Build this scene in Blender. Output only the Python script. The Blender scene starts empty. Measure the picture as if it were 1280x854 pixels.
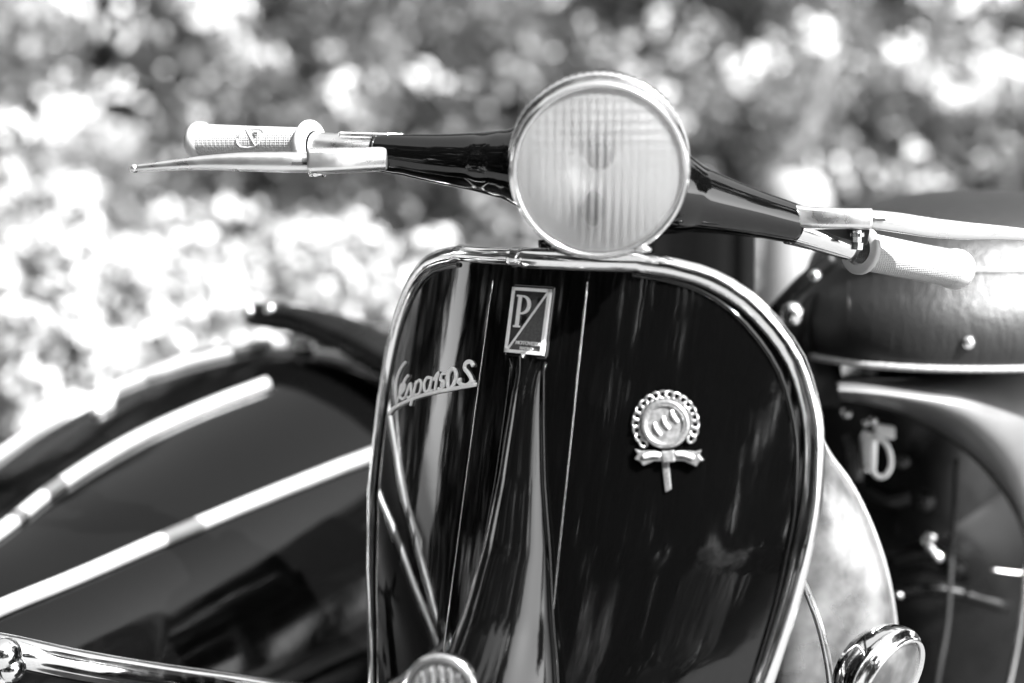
import bpy, bmesh, math, random
import numpy as np
from mathutils import Vector, Matrix
from mathutils.bvhtree import BVHTree
random.seed(7); rng = np.random.default_rng(7)
R = math.radians
S = bpy.context.scene
COL = S.collection

# ------------------------------------------------------------------ camera
LENS = 55.0
CAM = Vector((0, -1.25, 0.97)); PITCH = R(7.0)
cd = bpy.data.cameras.new('camera'); cam = bpy.data.objects.new('camera', cd); COL.objects.link(cam)
cam.location = CAM; cam.rotation_euler = (R(90) - PITCH, 0, 0)
cd.lens = LENS; cd.sensor_width = 36; cd.clip_start = .05; cd.clip_end = 500
cd.dof.use_dof = True; cd.dof.focus_distance = 1.30; cd.dof.aperture_fstop = 2.1
S.camera = cam
# ------------------------------------------------------------------ sky, sun, exposure
SUN_EL = R(46); SUN_AZ = R(130)          # azimuth from +Y towards +X
w = bpy.data.worlds.new('World'); S.world = w; w.use_nodes = True
nt = w.node_tree; nt.nodes.clear()
sky = nt.nodes.new('ShaderNodeTexSky'); sky.sky_type = 'NISHITA'; sky.sun_disc = False
sky.sun_elevation = SUN_EL; sky.sun_rotation = SUN_AZ
bw = nt.nodes.new('ShaderNodeRGBToBW'); bg = nt.nodes.new('ShaderNodeBackground'); ow = nt.nodes.new('ShaderNodeOutputWorld')
bg.inputs[1].default_value = .145
nt.links.new(sky.outputs[0], bw.inputs[0]); nt.links.new(bw.outputs[0], bg.inputs[0]); nt.links.new(bg.outputs[0], ow.inputs[0])
ld = bpy.data.lights.new('sun', 'SUN'); ld.energy = 4.6; ld.angle = R(.55); ld.color = (1, 1, 1)
sun = bpy.data.objects.new('sun', ld); COL.objects.link(sun)
to_sun = Vector((math.sin(SUN_AZ) * math.cos(SUN_EL), math.cos(SUN_AZ) * math.cos(SUN_EL), math.sin(SUN_EL)))
sun.rotation_euler = (-to_sun).to_track_quat('-Z', 'Y').to_euler(); sun.location = (3, -2, 5)
S.view_settings.view_transform = 'Standard'; S.view_settings.look = 'None'
S.view_settings.exposure = 2.3; S.view_settings.gamma = 1.0; S.view_settings.use_curve_mapping = False

# ------------------------------------------------------------------ measuring helpers
FP = LENS / 36 * 1280
FW = Vector((0, math.cos(PITCH), -math.sin(PITCH))); UP = Vector((0, math.sin(PITCH), math.cos(PITCH)))
def ray(px, py): return FW + Vector((1, 0, 0)) * ((px - 640) / FP) + UP * ((427 - py) / FP)
def at(px, py, Y):
    d = ray(px, py); return CAM + d * ((Y - CAM.y) / d.y)
PSI = R(36); CS, SN = math.cos(PSI), math.sin(PSI)
ORG = at(668, 326, 0.0)                  # top centre of the leg shield
def L(u, v, z): return Vector((ORG.x + u * CS + v * SN, ORG.y - u * SN + v * CS, ORG.z + z))   # scooter frame: lateral, backward, up
def G(u, v, z): return Vector((ORG.x + u * CS + v * SN, ORG.y - u * SN + v * CS, z))           # same, z above the ground

# ------------------------------------------------------------------ materials (the photograph is monochrome)
MATS = {}
def mat(name, col, rough=.5, metal=0., spec=.5, noise=None, bump=None, coat=0., trans=0., ior=1.5, rvar=None):
    m = bpy.data.materials.new(name); m.use_nodes = True; t = m.node_tree; b = t.nodes['Principled BSDF']
    b.inputs['Base Color'].default_value = (col, col, col, 1); b.inputs['Roughness'].default_value = rough
    b.inputs['Metallic'].default_value = metal; b.inputs['Specular IOR Level'].default_value = spec
    b.inputs['Coat Weight'].default_value = coat; b.inputs['Coat Roughness'].default_value = .03
    b.inputs['Transmission Weight'].default_value = trans; b.inputs['IOR'].default_value = ior
    tc = t.nodes.new('ShaderNodeTexCoord')
    def nz(scale, detail=4, stretch=None):
        n = t.nodes.new('ShaderNodeTexNoise'); n.inputs['Scale'].default_value = scale; n.inputs['Detail'].default_value = detail
        if stretch:
            mp = t.nodes.new('ShaderNodeMapping'); mp.inputs['Scale'].default_value = stretch
            t.links.new(tc.outputs['Object'], mp.inputs[0]); t.links.new(mp.outputs[0], n.inputs['Vector'])
        else: t.links.new(tc.outputs['Object'], n.inputs['Vector'])
        return n
    def ramp(src, lo, hi, a=.35, z=.65):
        r = t.nodes.new('ShaderNodeMapRange'); r.inputs[1].default_value = a; r.inputs[2].default_value = z
        r.inputs[3].default_value = lo; r.inputs[4].default_value = hi; t.links.new(src, r.inputs[0]); return r
    if noise:                            # (scale, low, high)
        n = nz(noise[0]); r = ramp(n.outputs[0], noise[1], noise[2]); t.links.new(r.outputs[0], b.inputs['Base Color'])
    if rvar:
        n = nz(rvar[0], 6); r = ramp(n.outputs[0], rvar[1], rvar[2]); t.links.new(r.outputs[0], b.inputs['Roughness'])
    if bump:                             # (scale, strength, distance)
        n = nz(bump[0], 5, bump[3] if len(bump) > 3 else None); bp = t.nodes.new('ShaderNodeBump'); bp.inputs['Strength'].default_value = bump[1]
        bp.inputs['Distance'].default_value = bump[2]; t.links.new(n.outputs[0], bp.inputs['Height']); t.links.new(bp.outputs[0], b.inputs['Normal'])
    MATS[name] = m; return m
mat('black_paint', .0015, .045, spec=.65, rvar=(60, .03, .075), bump=(9, .10, .002))
mat('sidecar_paint', .0015, .06, spec=.30, rvar=(60, .04, .10), bump=(9, .10, .002))
mat('chrome', .90, .07, 1., rvar=(90, .04, .14), bump=(30, .05, .001))
mat('satin_metal', .86, .32, 1., rvar=(60, .26, .36))
mat('strip_metal', .48, .42, .55, rvar=(40, .34, .5))
mat('black_rubber', .012, .6, bump=(300, .2, .0006))
mat('dark_metal', .05, .42, .7, noise=(25, .02, .09), rvar=(40, .25, .6))
mat('inner_black', .004, .3, spec=.25, noise=(18, .0006, .003), rvar=(14, .2, .5))
mat('sky_grey_and_rim_paint', .11, .36, 0., coat=.15, noise=(10, .09, .13), bump=(300, .04, .0004))  # cowl grey is sky reflection on black paint put into colour; also wheel rims
mat('pale_panel', .30, .30, .85, noise=(22, .14, .46), rvar=(12, .2, .4))  # cloudy tone is the reflection of blurred foliage put into the colour
mat('reflector', .98, .22, .4, bump=(40, .05, .001))
mat('lens_glass', .98, .02, 0., trans=1., ior=1.45)
m = mat('thin_lens', .9, .06); t = m.node_tree; out = t.nodes['Material Output']
tp_ = t.nodes.new('ShaderNodeBsdfTransparent'); rf = t.nodes.new('ShaderNodeBsdfRefraction'); rf.inputs['IOR'].default_value = 1.45; rf.inputs['Roughness'].default_value = .03
gs_ = t.nodes.new('ShaderNodeBsdfGlossy'); gs_.inputs['Roughness'].default_value = .05; fn = t.nodes.new('ShaderNodeFresnel')
ms = t.nodes.new('ShaderNodeMixShader'); ms.inputs[0].default_value = .30; t.links.new(tp_.outputs[0], ms.inputs[1]); t.links.new(rf.outputs[0], ms.inputs[2])
m2 = t.nodes.new('ShaderNodeMixShader'); t.links.new(fn.outputs[0], m2.inputs[0]); t.links.new(ms.outputs[0], m2.inputs[1]); t.links.new(gs_.outputs[0], m2.inputs[2])
tl = t.nodes.new('ShaderNodeBsdfTranslucent'); df = t.nodes.new('ShaderNodeBsdfDiffuse'); m3 = t.nodes.new('ShaderNodeMixShader'); t.links.new(tl.outputs[0], m3.inputs[1]); t.links.new(df.outputs[0], m3.inputs[2])
m4 = t.nodes.new('ShaderNodeMixShader'); m4.inputs[0].default_value = .19; t.links.new(m2.outputs[0], m4.inputs[1]); t.links.new(m3.outputs[0], m4.inputs[2]); t.links.new(m4.outputs[0], out.inputs[0])
mat('bulb_glass', .55, .08, 0., trans=.6, ior=1.4)
mat('badge_dark', .004, .18)
mat('badge_grey', .08, .30, noise=(900, .05, .11))
mat('badge_silver', .85, .25, .1)
mat('medal_metal', .5, .32, .75, noise=(600, .22, .42), bump=(500, .15, .0006))
mat('medal_face', .25, .35, .5, noise=(300, .16, .32))
mat('sheen_leather', .20, .5, noise=(50, .16, .24), bump=(160, .3, .001))  # rear cushion leather, sky sheen and grazing sun put into its grey
mat('piping_white', .35, .5, noise=(400, .2, .45))
mat('cloth_black', .0012, .95, spec=.1, bump=(500, .3, .0006))
mat('post_paint', .20, .5, noise=(6, .16, .24))
mat('gravel', .12, .9, noise=(35, .06, .19), bump=(60, .5, .01))
mat('bark', .12, .85, noise=(20, .06, .2), bump=(40, .8, .01))
# leather: pores and vertical creases
m = mat('leather', .009, .45, spec=.5); t = m.node_tree; b = t.nodes['Principled BSDF']; tc = t.nodes.new('ShaderNodeTexCoord')
vo = t.nodes.new('ShaderNodeTexVoronoi'); vo.inputs['Scale'].default_value = 420; t.links.new(tc.outputs['Object'], vo.inputs['Vector'])
mp = t.nodes.new('ShaderNodeMapping'); mp.inputs['Scale'].default_value = (1, 1, .22); t.links.new(tc.outputs['Object'], mp.inputs[0])
n1 = t.nodes.new('ShaderNodeTexNoise'); n1.inputs['Scale'].default_value = 130; n1.inputs['Detail'].default_value = 5; n1.inputs['Distortion'].default_value = .6; t.links.new(mp.outputs[0], n1.inputs['Vector'])
b1 = t.nodes.new('ShaderNodeBump'); b1.inputs['Strength'].default_value = .35; b1.inputs['Distance'].default_value = .0007; t.links.new(vo.outputs['Distance'], b1.inputs['Height'])
b2 = t.nodes.new('ShaderNodeBump'); b2.inputs['Strength'].default_value = .28; b2.inputs['Distance'].default_value = .004; t.links.new(n1.outputs[0], b2.inputs['Height'])
t.links.new(b1.outputs[0], b2.inputs['Normal']); t.links.new(b2.outputs[0], b.inputs['Normal'])
# grip rubber: fine knurling
m = mat('grip_rubber', .33, .42); t = m.node_tree; b = t.nodes['Principled BSDF']; tc = t.nodes.new('ShaderNodeTexCoord')
ck = t.nodes.new('ShaderNodeTexVoronoi'); ck.inputs['Scale'].default_value = 480; ck.inputs['Randomness'].default_value = .1; t.links.new(tc.outputs['Object'], ck.inputs['Vector'])
bp = t.nodes.new('ShaderNodeBump'); bp.inputs['Strength'].default_value = .8; bp.inputs['Distance'].default_value = .0014
t.links.new(ck.outputs['Distance'], bp.inputs['Height']); t.links.new(bp.outputs[0], b.inputs['Normal'])
mat('grip_plain', .40, .4, bump=(250, .1, .0005))
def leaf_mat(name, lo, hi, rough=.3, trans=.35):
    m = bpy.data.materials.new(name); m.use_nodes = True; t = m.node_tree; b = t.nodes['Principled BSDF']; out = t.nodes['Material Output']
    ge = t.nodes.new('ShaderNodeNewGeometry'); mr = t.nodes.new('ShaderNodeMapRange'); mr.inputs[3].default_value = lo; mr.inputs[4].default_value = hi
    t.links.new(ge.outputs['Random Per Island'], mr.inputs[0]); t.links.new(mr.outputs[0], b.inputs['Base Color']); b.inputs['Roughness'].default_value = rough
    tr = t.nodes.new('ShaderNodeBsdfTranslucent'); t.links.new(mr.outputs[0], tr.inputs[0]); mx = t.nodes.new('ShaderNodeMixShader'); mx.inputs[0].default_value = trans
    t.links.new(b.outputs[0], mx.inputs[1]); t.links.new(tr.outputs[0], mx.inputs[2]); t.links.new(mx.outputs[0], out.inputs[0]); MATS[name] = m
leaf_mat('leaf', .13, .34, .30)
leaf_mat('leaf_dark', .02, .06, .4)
leaf_mat('leaf_pale', .17, .34, .5)
leaf_mat('blossom', .55, .8, .6, .3)

# ------------------------------------------------------------------ mesh helpers
def thing(name, label, cat, loc, group=None):
    o = bpy.data.objects.new(name, None); COL.objects.link(o); o.location = loc; o.empty_display_size = .1
    o['label'] = label; o['category'] = cat
    if group: o['group'] = group
    return o
def wloc(o):
    p = Vector((0, 0, 0))
    while o: p = p + Vector(o.location) if o.type == 'EMPTY' else p; o = o.parent
    return p
def obj(name, vf, m, parent=None, smooth=True, sub=0, bevel=0, solid=0):
    v, f = vf
    off = wloc(parent) if parent else Vector((0, 0, 0))
    me = bpy.data.meshes.new(name); me.from_pydata([tuple(Vector(p) - off) for p in v], [], f); me.update()
    o = bpy.data.objects.new(name, me); COL.objects.link(o); me.materials.append(MATS[m])
    bm = bmesh.new(); bm.from_mesh(me); bmesh.ops.recalc_face_normals(bm, faces=bm.faces); bm.to_mesh(me); bm.free()
    if smooth: me.polygons.foreach_set('use_smooth', [True] * len(me.polygons)); 
    if smooth == 'auto': me.set_sharp_from_angle(angle=R(38))
    if parent: o.parent = parent
    if solid: md = o.modifiers.new('solid', 'SOLIDIFY'); md.thickness = solid; md.offset = -1
    if bevel: md = o.modifiers.new('bevel', 'BEVEL'); md.width = bevel; md.segments = 2; md.limit_method = 'ANGLE'
    if sub: md = o.modifiers.new('sub', 'SUBSURF'); md.levels = sub; md.render_levels = sub
    return o
def join(*parts):
    V, Fc = [], []
    for v, f in parts:
        n = len(V); V += list(v); Fc += [tuple(i + n for i in q) for q in f]
    return V, Fc
def rings(rs, cap=True, closed=True):
    n = len(rs[0]); V = [p for r in rs for p in r]; Fc = []
    for i in range(len(rs) - 1):
        for j in range(n if closed else n - 1):
            k = (j + 1) % n; Fc.append((i * n + j, i * n + k, (i + 1) * n + k, (i + 1) * n + j))
    if cap: Fc.append(tuple(range(n))[::-1]); Fc.append(tuple(range((len(rs) - 1) * n, len(rs) * n)))
    return V, Fc
def spline(pts, n=8):
    P = [Vector(p) for p in pts]; out = []
    for i in range(len(P) - 1):
        a, b_, c, d = P[max(i - 1, 0)], P[i], P[i + 1], P[min(i + 2, len(P) - 1)]
        for k in range(n):
            t = k / n
            out.append(.5 * ((2 * b_) + (c - a) * t + (2 * a - 5 * b_ + 4 * c - d) * t * t + (3 * b_ - a - 3 * c + d) * t ** 3))
    out.append(P[-1]); return out
def tube(pts, r, n=16, smooth=0, flat=1., up=None, cap=True):
    """tube along points; r a number or one radius per given point; flat squeezes along the second axis"""
    P = [Vector(p) for p in pts]; rr = list(r) if isinstance(r, (list, tuple)) else [r] * len(P)
    if smooth:
        rs = []
        for i in range(len(P) - 1):
            for k in range(smooth): rs.append(rr[i] + (rr[i + 1] - rr[i]) * (k / smooth))
        rs.append(rr[-1]); P = spline(P, smooth); rr = rs
    out = []; A = None
    for i, p in enumerate(P):
        T = (P[min(i + 1, len(P) - 1)] - P[max(i - 1, 0)]).normalized()
        if up is not None: A = Vector(up)
        elif A is None: A = Vector((0, 0, 1)) if abs(T.z) < .9 else Vector((0, 1, 0))
        A = (A - T * A.dot(T)).normalized(); B = T.cross(A)
        out.append([p + (A * math.cos(2 * math.pi * k / n) + B * math.sin(2 * math.pi * k / n) * flat) * rr[i] for k in range(n)])
    return rings(out, cap)
def basis(ax):
    ax = Vector(ax).normalized(); a = Vector((0, 0, 1)) if abs(ax.z) < .9 else Vector((0, 1, 0))
    a = (a - ax * a.dot(ax)).normalized(); return ax, a, ax.cross(a)
def lathe(o, ax, prof, n=64, rib=None):
    ax, a, b_ = basis(ax); out = []
    for (r, h) in prof:
        out.append([o + ax * h + (a * math.cos(2 * math.pi * k / n) + b_ * math.sin(2 * math.pi * k / n)) * (max(r, 1e-5) * (rib(k, r) if rib else 1)) for k in range(n)])
    return rings(out, False)
def ball(c, r, n=14, sc=(1, 1, 1)):
    rs = []
    for i in range(n + 1):
        th = math.pi * i / n
        rs.append([c + Vector((math.sin(th) * math.cos(2 * math.pi * k / (2 * n)) * r * sc[0], math.sin(th) * math.sin(2 * math.pi * k / (2 * n)) * r * sc[1], math.cos(th) * r * sc[2])) for k in range(2 * n)])
    return rings(rs, False)
def frame_poly(o, ex, ey, ez, poly, h0, h1):
    """extrude a flat outline given in a local frame"""
    a = [o + ex * x + ey * y + ez * h0 for x, y in poly]; b_ = [o + ex * x + ey * y + ez * h1 for x, y in poly]
    return rings([a, b_], True)
def bevel_poly(o, ex, ey, ez, poly, h, e):
    cx = sum(p[0] for p in poly) / len(poly); cy = sum(p[1] for p in poly) / len(poly)
    def ins(k): return [(cx + (x - cx) * k, cy + (y - cy) * k) for x, y in poly]
    ra = []
    for pl, hh in ((poly, -.001), (poly, h - e), (ins(1 - e * 1.0 / .02), h)):
        ra.append([o + ex * x + ey * y + ez * hh for x, y in pl])
    return rings(ra, True)
def box(o, ex, ey, ez, sx, sy, sz):
    return frame_poly(o, ex, ey, ez, [(-sx, -sy), (sx, -sy), (sx, sy), (-sx, sy)], -sz, sz)
def patch(grid): return rings(grid, False, False)
def bvh(o):
    off = wloc(o.parent) if o.parent else Vector((0, 0, 0))
    return BVHTree.FromPolygons([v.co + off for v in o.data.vertices], [tuple(p.vertices) for p in o.data.polygons])
def cast(tree, px, py):
    h, n, i, d = tree.ray_cast(CAM, ray(px, py).normalized())
    if h is None: return None, None
    if n.dot(h - CAM) > 0: n = -n
    return h, n
def lerp(tab, x):
    tab = sorted(tab); return float(np.interp(x, [a for a, _ in tab], [b_ for _, b_ in tab]))

# ================================================================== SETTING
def sheet(name, x0, x1, y0, y1, z, m, n=2):
    o = obj(name, ([Vector((x0, y0, z)), Vector((x1, y0, z)), Vector((x1, y1, z)), Vector((x0, y1, z))], [(0, 1, 2, 3)]), m)
    o['kind'] = 'structure'; return o
sheet('ground', -150, 150, -150, 150, 0, 'gravel')

# ---- foliage
def leaves(name, centers, normals, size, m, parent=None):
    """one mesh of bent four-sided leaves"""
    n = len(centers); c = np.asarray(centers, float); nr = np.asarray(normals, float); nr /= np.linalg.norm(nr, axis=1)[:, None] + 1e-9
    t0 = rng.normal(size=(n, 3)); t0 -= nr * (t0 * nr).sum(1)[:, None]; t0 /= np.linalg.norm(t0, axis=1)[:, None] + 1e-9; b0 = np.cross(nr, t0)
    s = size * rng.uniform(.6, 1.4, n)[:, None]
    v = np.stack([c - t0 * s, c + b0 * s * .48 + nr * s * .16, c + t0 * s, c - b0 * s * .48 + nr * s * .16], 1).reshape(-1, 3)
    if parent: v = v - np.array(wloc(parent))
    me = bpy.data.meshes.new(name); me.vertices.add(4 * n); me.vertices.foreach_set('co', v.ravel())
    me.loops.add(6 * n); me.polygons.add(2 * n)
    idx = (np.arange(n)[:, None] * 4 + np.array([0, 1, 2, 0, 2, 3])[None]).ravel()
    me.loops.foreach_set('vertex_index', idx.astype(np.int32)); me.polygons.foreach_set('loop_start', (np.arange(2 * n) * 3).astype(np.int32))
    me.update(calc_edges=True); me.validate(); me.materials.append(MATS[m])
    o = bpy.data.objects.new(name, me); COL.objects.link(o); o['kind'] = 'stuff'
    if parent: o.parent = parent
    return o
def clumps(n, lo, hi, k, rad):
    """leaf positions gathered in clumps inside a box"""
    lo = np.array(lo); hi = np.array(hi); cc = rng.uniform(lo, hi, (k, 3)); r = rad * rng.uniform(.6, 1.4, k)
    i = rng.integers(0, k, n); d = rng.normal(size=(n, 3)); d /= np.linalg.norm(d, axis=1)[:, None]
    return cc[i] + d * (r[i] * rng.uniform(.55, 1., n))[:, None], d + rng.normal(size=(n, 3)) * .7 + np.array([.2, -.2, .4])
def hedge(name, label, p0, p1, h, thick, n, k, rad, size, m='leaf', z0=.05):
    p0 = Vector(p0); p1 = Vector(p1); ln = (p1 - p0).length; ex = (p1 - p0) / ln; ey = Vector((-ex.y, ex.x, 0))
    c, nr = clumps(n, (0, -thick / 2, z0), (ln, thick / 2, h), k, rad)
    M = np.array([[ex.x, ey.x, 0], [ex.y, ey.y, 0], [0, 0, 1.]]); c = c @ M.T + np.array([p0.x, p0.y, 0]); nr = nr @ M.T
    c = c[c[:, 2] > .02]; nr = nr[:len(c)]
    o = leaves(name, c, nr, size, m); o['label'] = label; o['category'] = 'hedge'; return o
hedge('hedge', 'tall leafy hedge out of focus behind the scooter', (-6.5, 6.6, 0), (6.5, 6.6, 0), 3.4, 1.3, 80000, 760, .28, .046)
hedge('hedge', 'deep shaded hedge layer standing behind the leafy hedge', (-7.5, 7.9, 0), (7.5, 7.9, 0), 4.2, .9, 26000, 300, .45, .11, 'leaf')
hedge('hedge', 'unseen dark clipped hedge added facing the scooter to darken its paint reflections', (5.0, -5.6, 0), (-3.0, -5.6, 0), 2.6, 1.2, 14000, 200, .45, .13, 'leaf_dark')  # unseen hedges added so the paint reflects dark, with a gap for the streak
hedge('hedge', 'unseen dark clipped hedge added facing the sidecar nose to darken the paint reflections', (-3.2, -5.4, 0), (-5.6, -1.5, 0), 2.6, 1.2, 12000, 170, .45, .13, 'leaf_dark')
hedge('hedge', 'unseen dark clipped hedge added alongside the sidecar to darken the paint reflections', (-5.6, -1.5, 0), (-5.5, 1.55, 0), 2.8, 1.2, 10000, 150, .45, .13, 'leaf_dark')
hedge('hedge', 'short unseen dark hedge added beyond the bright reflection gap, running on to the leafy hedge', (-5.0, 3.4, 0), (-6.6, 6.2, 0), 2.6, 1.0, 9000, 130, .4, .12, 'leaf_dark')
def tree(x, y, h, r, label, n=5200):
    t = thing('tree', label, 'tree', (x, y, 0), 'dark trees mirrored in the paint')
    tr = [tube([Vector((x, y, 0)), Vector((x + .06, y - .05, h * .35)), Vector((x - .05, y + .08, h * .8))], [.2, .15, .05], 10, 5)]; k = 46
    cc = []
    while len(cc) < k:
        p = rng.uniform(-1, 1, 3)
        if p @ p < 1: cc.append((x + p[0] * r, y + p[1] * r, h * .58 + p[2] * h * .38))
    cc = np.array(cc)
    for j in range(9):
        q = cc[j]; z_ = h * (.25 + .05 * j); tr.append(tube([Vector((x, y, z_)), Vector((x * .5 + q[0] * .5, y * .5 + q[1] * .5, (z_ + q[2]) / 2 + .2)), Vector(q)], [.07, .05, .015], 6, 4))
    obj('trunk', tr[0], 'bark', t)
    for q in tr[1:]: obj('limb', q, 'bark', t)
    i = rng.integers(0, k, n); d = rng.normal(size=(n, 3)); d /= np.linalg.norm(d, axis=1)[:, None]
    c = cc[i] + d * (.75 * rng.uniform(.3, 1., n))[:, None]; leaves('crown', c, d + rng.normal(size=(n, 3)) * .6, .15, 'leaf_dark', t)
for x, y, h, lb in [(-2.2, -6.8, 8.0, 'dark tree straight across from the scooter headlamp'), (.7, -7.6, 7.6, 'dark tree across from the saddle side'), (-5.0, -4.6, 7.5, 'dark tree off the corner of the clipped hedges'), (-6.4, -1.8, 7.0, 'dark tree beside the middle of the clipped hedge'), (-6.6, .9, 6.5, 'dark tree at the end of the clipped hedge'), (-6.0, 4.8, 6.0, 'dark tree where the short hedge meets the leafy hedge')]:
    tree(x, y, h, 1.9, lb)
for x, y, h, lb in [(-7.5, 9.8, 9.5, 'tall tree added behind the leafy hedge to darken reflections, past the short hedge'), (-4.4, 10.2, 10.5, 'tall tree added behind the leafy hedge to darken reflections, beyond the tall white bush'), (-1.4, 9.7, 10.0, 'tall tree added behind the leafy hedge to darken reflections, beyond the left grip'), (1.7, 10.3, 10.5, 'tall tree added behind the leafy hedge to darken reflections, beyond the headlamp'), (4.8, 9.9, 9.5, 'tall tree added behind the leafy hedge to darken reflections, beyond the saddle'),
        (7.0, 3.0, 5.2, 'unseen dark tree added to darken reflections, off the end of the leafy hedge past the saddle'), (6.8, -.1, 6.0, 'unseen dark tree added to darken reflections, out to the saddle side of the scooter')]:
    tree(x, y, h, 2.2, lb, 6500)  # these trees are added so the sidecar hull reflects dark instead of sky

def shrub(px, Y, wpx, top, label, *a):
    D = Y - CAM.y; shrub_at(at(px, 300, Y).x, Y, wpx / 2 / FP * D, at(px, top, Y).z, label, *a)
def shrub_at(x, Y, half, zt, label, dens=1., pale='leaf_pale', flower=.5, depth=.35, size=.032, group='flowering shrubs in front of the hedge'):
    t = thing('flowering_shrub', label, 'shrub', (x, Y, 0), group)
    k = int(30 * dens); zz = zt * .5
    cc = []
    while len(cc) < k:
        p = rng.uniform(-1, 1, 3)
        if p @ p < 1: cc.append((x + p[0] * half * .85, Y + p[1] * depth, zz + p[2] * zz * .86))
    cc = np.array(cc)
    def cloud(n, a, b_):
        i = rng.integers(0, k, n); d = rng.normal(size=(n, 3)); d /= np.linalg.norm(d, axis=1)[:, None]
        r = min(half, zz) * .30
        c = cc[i] + d * (r * rng.uniform(a, b_, n))[:, None]; ok = c[:, 2] > .03
        return c[ok], (d + rng.normal(size=(n, 3)) * .5)[ok]
    c, nr = cloud(int(2600 * dens), .4, 1.); leaves('foliage', c, nr, size, pale, t)
    c, nr = cloud(int(2600 * dens * flower), .9, 1.12); leaves('blossom', c, nr, size * .75, 'blossom', t)
    st = []
    for i in range(7):
        q = cc[rng.integers(0, k)]; st.append(tube([Vector((x + rng.uniform(-.04, .04), Y, 0)), Vector((x * .5 + q[0] * .5, Y * .5 + q[1] * .5, q[2] * .55)), Vector(q)], [.012, .009, .004], 6, 4))
    obj('stem', join(*st), 'bark', t)
shrub(40, 2.3, 210, 95, 'tall white blossoming bush rising beside the sidecar', 1.8, 'leaf_pale', 1.0, .25, .026)
shrub(180, 3.2, 330, 268, 'low white flowering shrub next to the tall white bush', 1.3, 'leaf_pale', .75)
shrub(400, 3.6, 300, 285, 'low pale flowering shrub above the sidecar cockpit rim', 1.2, 'leaf_pale', .6)
shrub(560, 3.3, 230, 270, 'low pale flowering shrub showing between cockpit rim and leg shield', 1.1, 'leaf_pale', .75)
shrub(720, 3.8, 230, 262, 'low pale flowering shrub hidden mostly behind the headlamp', 1.0, 'leaf_pale', .6)
for x, y, hw, zt, lb in [(-1.5, -3.4, .5, 1.0, 'sparse flowering shrub added for bright reflections before the clipped hedge, facing the headlamp'), (-3.0, -2.5, .6, .95, 'sparse flowering shrub added for bright reflections at the bend of the clipped hedges'), (.5, -3.7, .5, 1.0, 'sparse flowering shrub added for bright reflections facing the medal side of the leg shield'), (-3.7, -.5, .55, .9, 'sparse flowering shrub added for bright reflections beside the sidecar nose')]:
    shrub_at(x, y, hw, zt, lb, .8, 'leaf_pale', 1., .4, .045, 'unseen shrubs added for paint reflections')  # unseen shrubs, added to speckle the lower leg shield with bright reflections
# sprays of white blossom hanging in the hedge
def spray(px, py, Y, r, n, label, size=.035):
    c0 = at(px, py, Y); t = thing('blossom_spray', label, 'blossoms', c0, 'white blossom sprays in the hedge')
    d = rng.normal(size=(n, 3)); d /= np.linalg.norm(d, axis=1)[:, None]
    c = np.array(c0) + d * (r * rng.uniform(.1, 1., n) ** .6)[:, None] * np.array([1, .6, .8])
    leaves('blossom', c, d + np.array([.5, -.6, .4]), size, 'blossom', t)
    obj('twig', tube([c0 + Vector((.3, 1.1, -.5)), c0 + Vector((.1, .4, -.1)), c0], [.012, .008, .004], 6, 4), 'bark', t)
for i, (px, py, r, n, lb) in enumerate([(940, 85, .15, 30, 'tight white blossom spray right of the headlamp'), (1020, 50, .14, 26, 'white blossom spray high above the right hand lever'),
        (1130, 70, .16, 26, 'loose white blossom spray above the saddle'), (1190, 110, .20, 46, 'largest white blossom spray in the hedge above the saddle'), (1262, 95, .18, 44, 'white blossom spray at the hedge above the rear seat'),
        (1075, 225, .16, 16, 'sparse white blossom spray just over the right lever holder'), (1165, 215, .16, 22, 'white blossom spray just over the right hand lever'), (1250, 205, .12, 20, 'white blossom spray just over the rear seat cushion'),
        (270, 10, .16, 40, 'white blossom spray standing in for a bright sky gap high above the left grip'), (100, 20, .22, 36, 'pale blossom spray above the tall white bush'), (420, 115, .12, 18, 'small white blossom spray above the left grip collar'),  # first spray here stands in for a bright gap of sky
        (530, 105, .10, 14, 'small white blossom spray beside the headlamp rim'), (300, 265, .12, 14, 'white blossom spray below the left lever'), (195, 258, .10, 10, 'tiny white blossom spray below the left lever tip')]):
    spray(px, py, 5.0 + .1 * (i % 4), r, n, lb)
# slanting stems of the hedge
for a, b_, lb in [((1015, 150), (950, 260), 'slanting pale branch in the hedge behind the right bar')]:
    o = obj('branch', tube([at(a[0] + 30, a[1] - 120, 5.3), at(*a, 5.2), at(*b_, 5.2), at(b_[0] - 60, b_[1] + 260, 5.3)], [.02, .03, .035, .05], 10, 6), 'bark'); o['label'] = lb; o['category'] = 'branch'

# pale post far behind
pp = at(990, 300, 1.75)
post = thing('rounded_post', 'cream painted rounded post standing behind the scooter', 'post', (pp.x, pp.y, 0))
ztop = at(990, 212, 1.75).z
obj('shaft', lathe(Vector((pp.x - .02, pp.y, 0)), (.03, 0, 1), [(.075, 0), (.07, .05), (.062, .5), (.062, ztop - .12), (.054, ztop - .10)], 32), 'post_paint', post)
obj('head', lathe(Vector((pp.x, pp.y, ztop - .11)), (.12, 0, 1), [(.001, -.01), (.05, -.01), (.068, .02), (.072, .05), (.062, .085), (.04, .105), (.001, .112)], 32), 'post_paint', post)

# ================================================================== SCOOTER
base = L(0, .5, 0); scooter = thing('scooter', 'glossy black vintage motor scooter with chrome trimmed leg shield and round headlamp', 'scooter', (base.x, base.y, 0))
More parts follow.
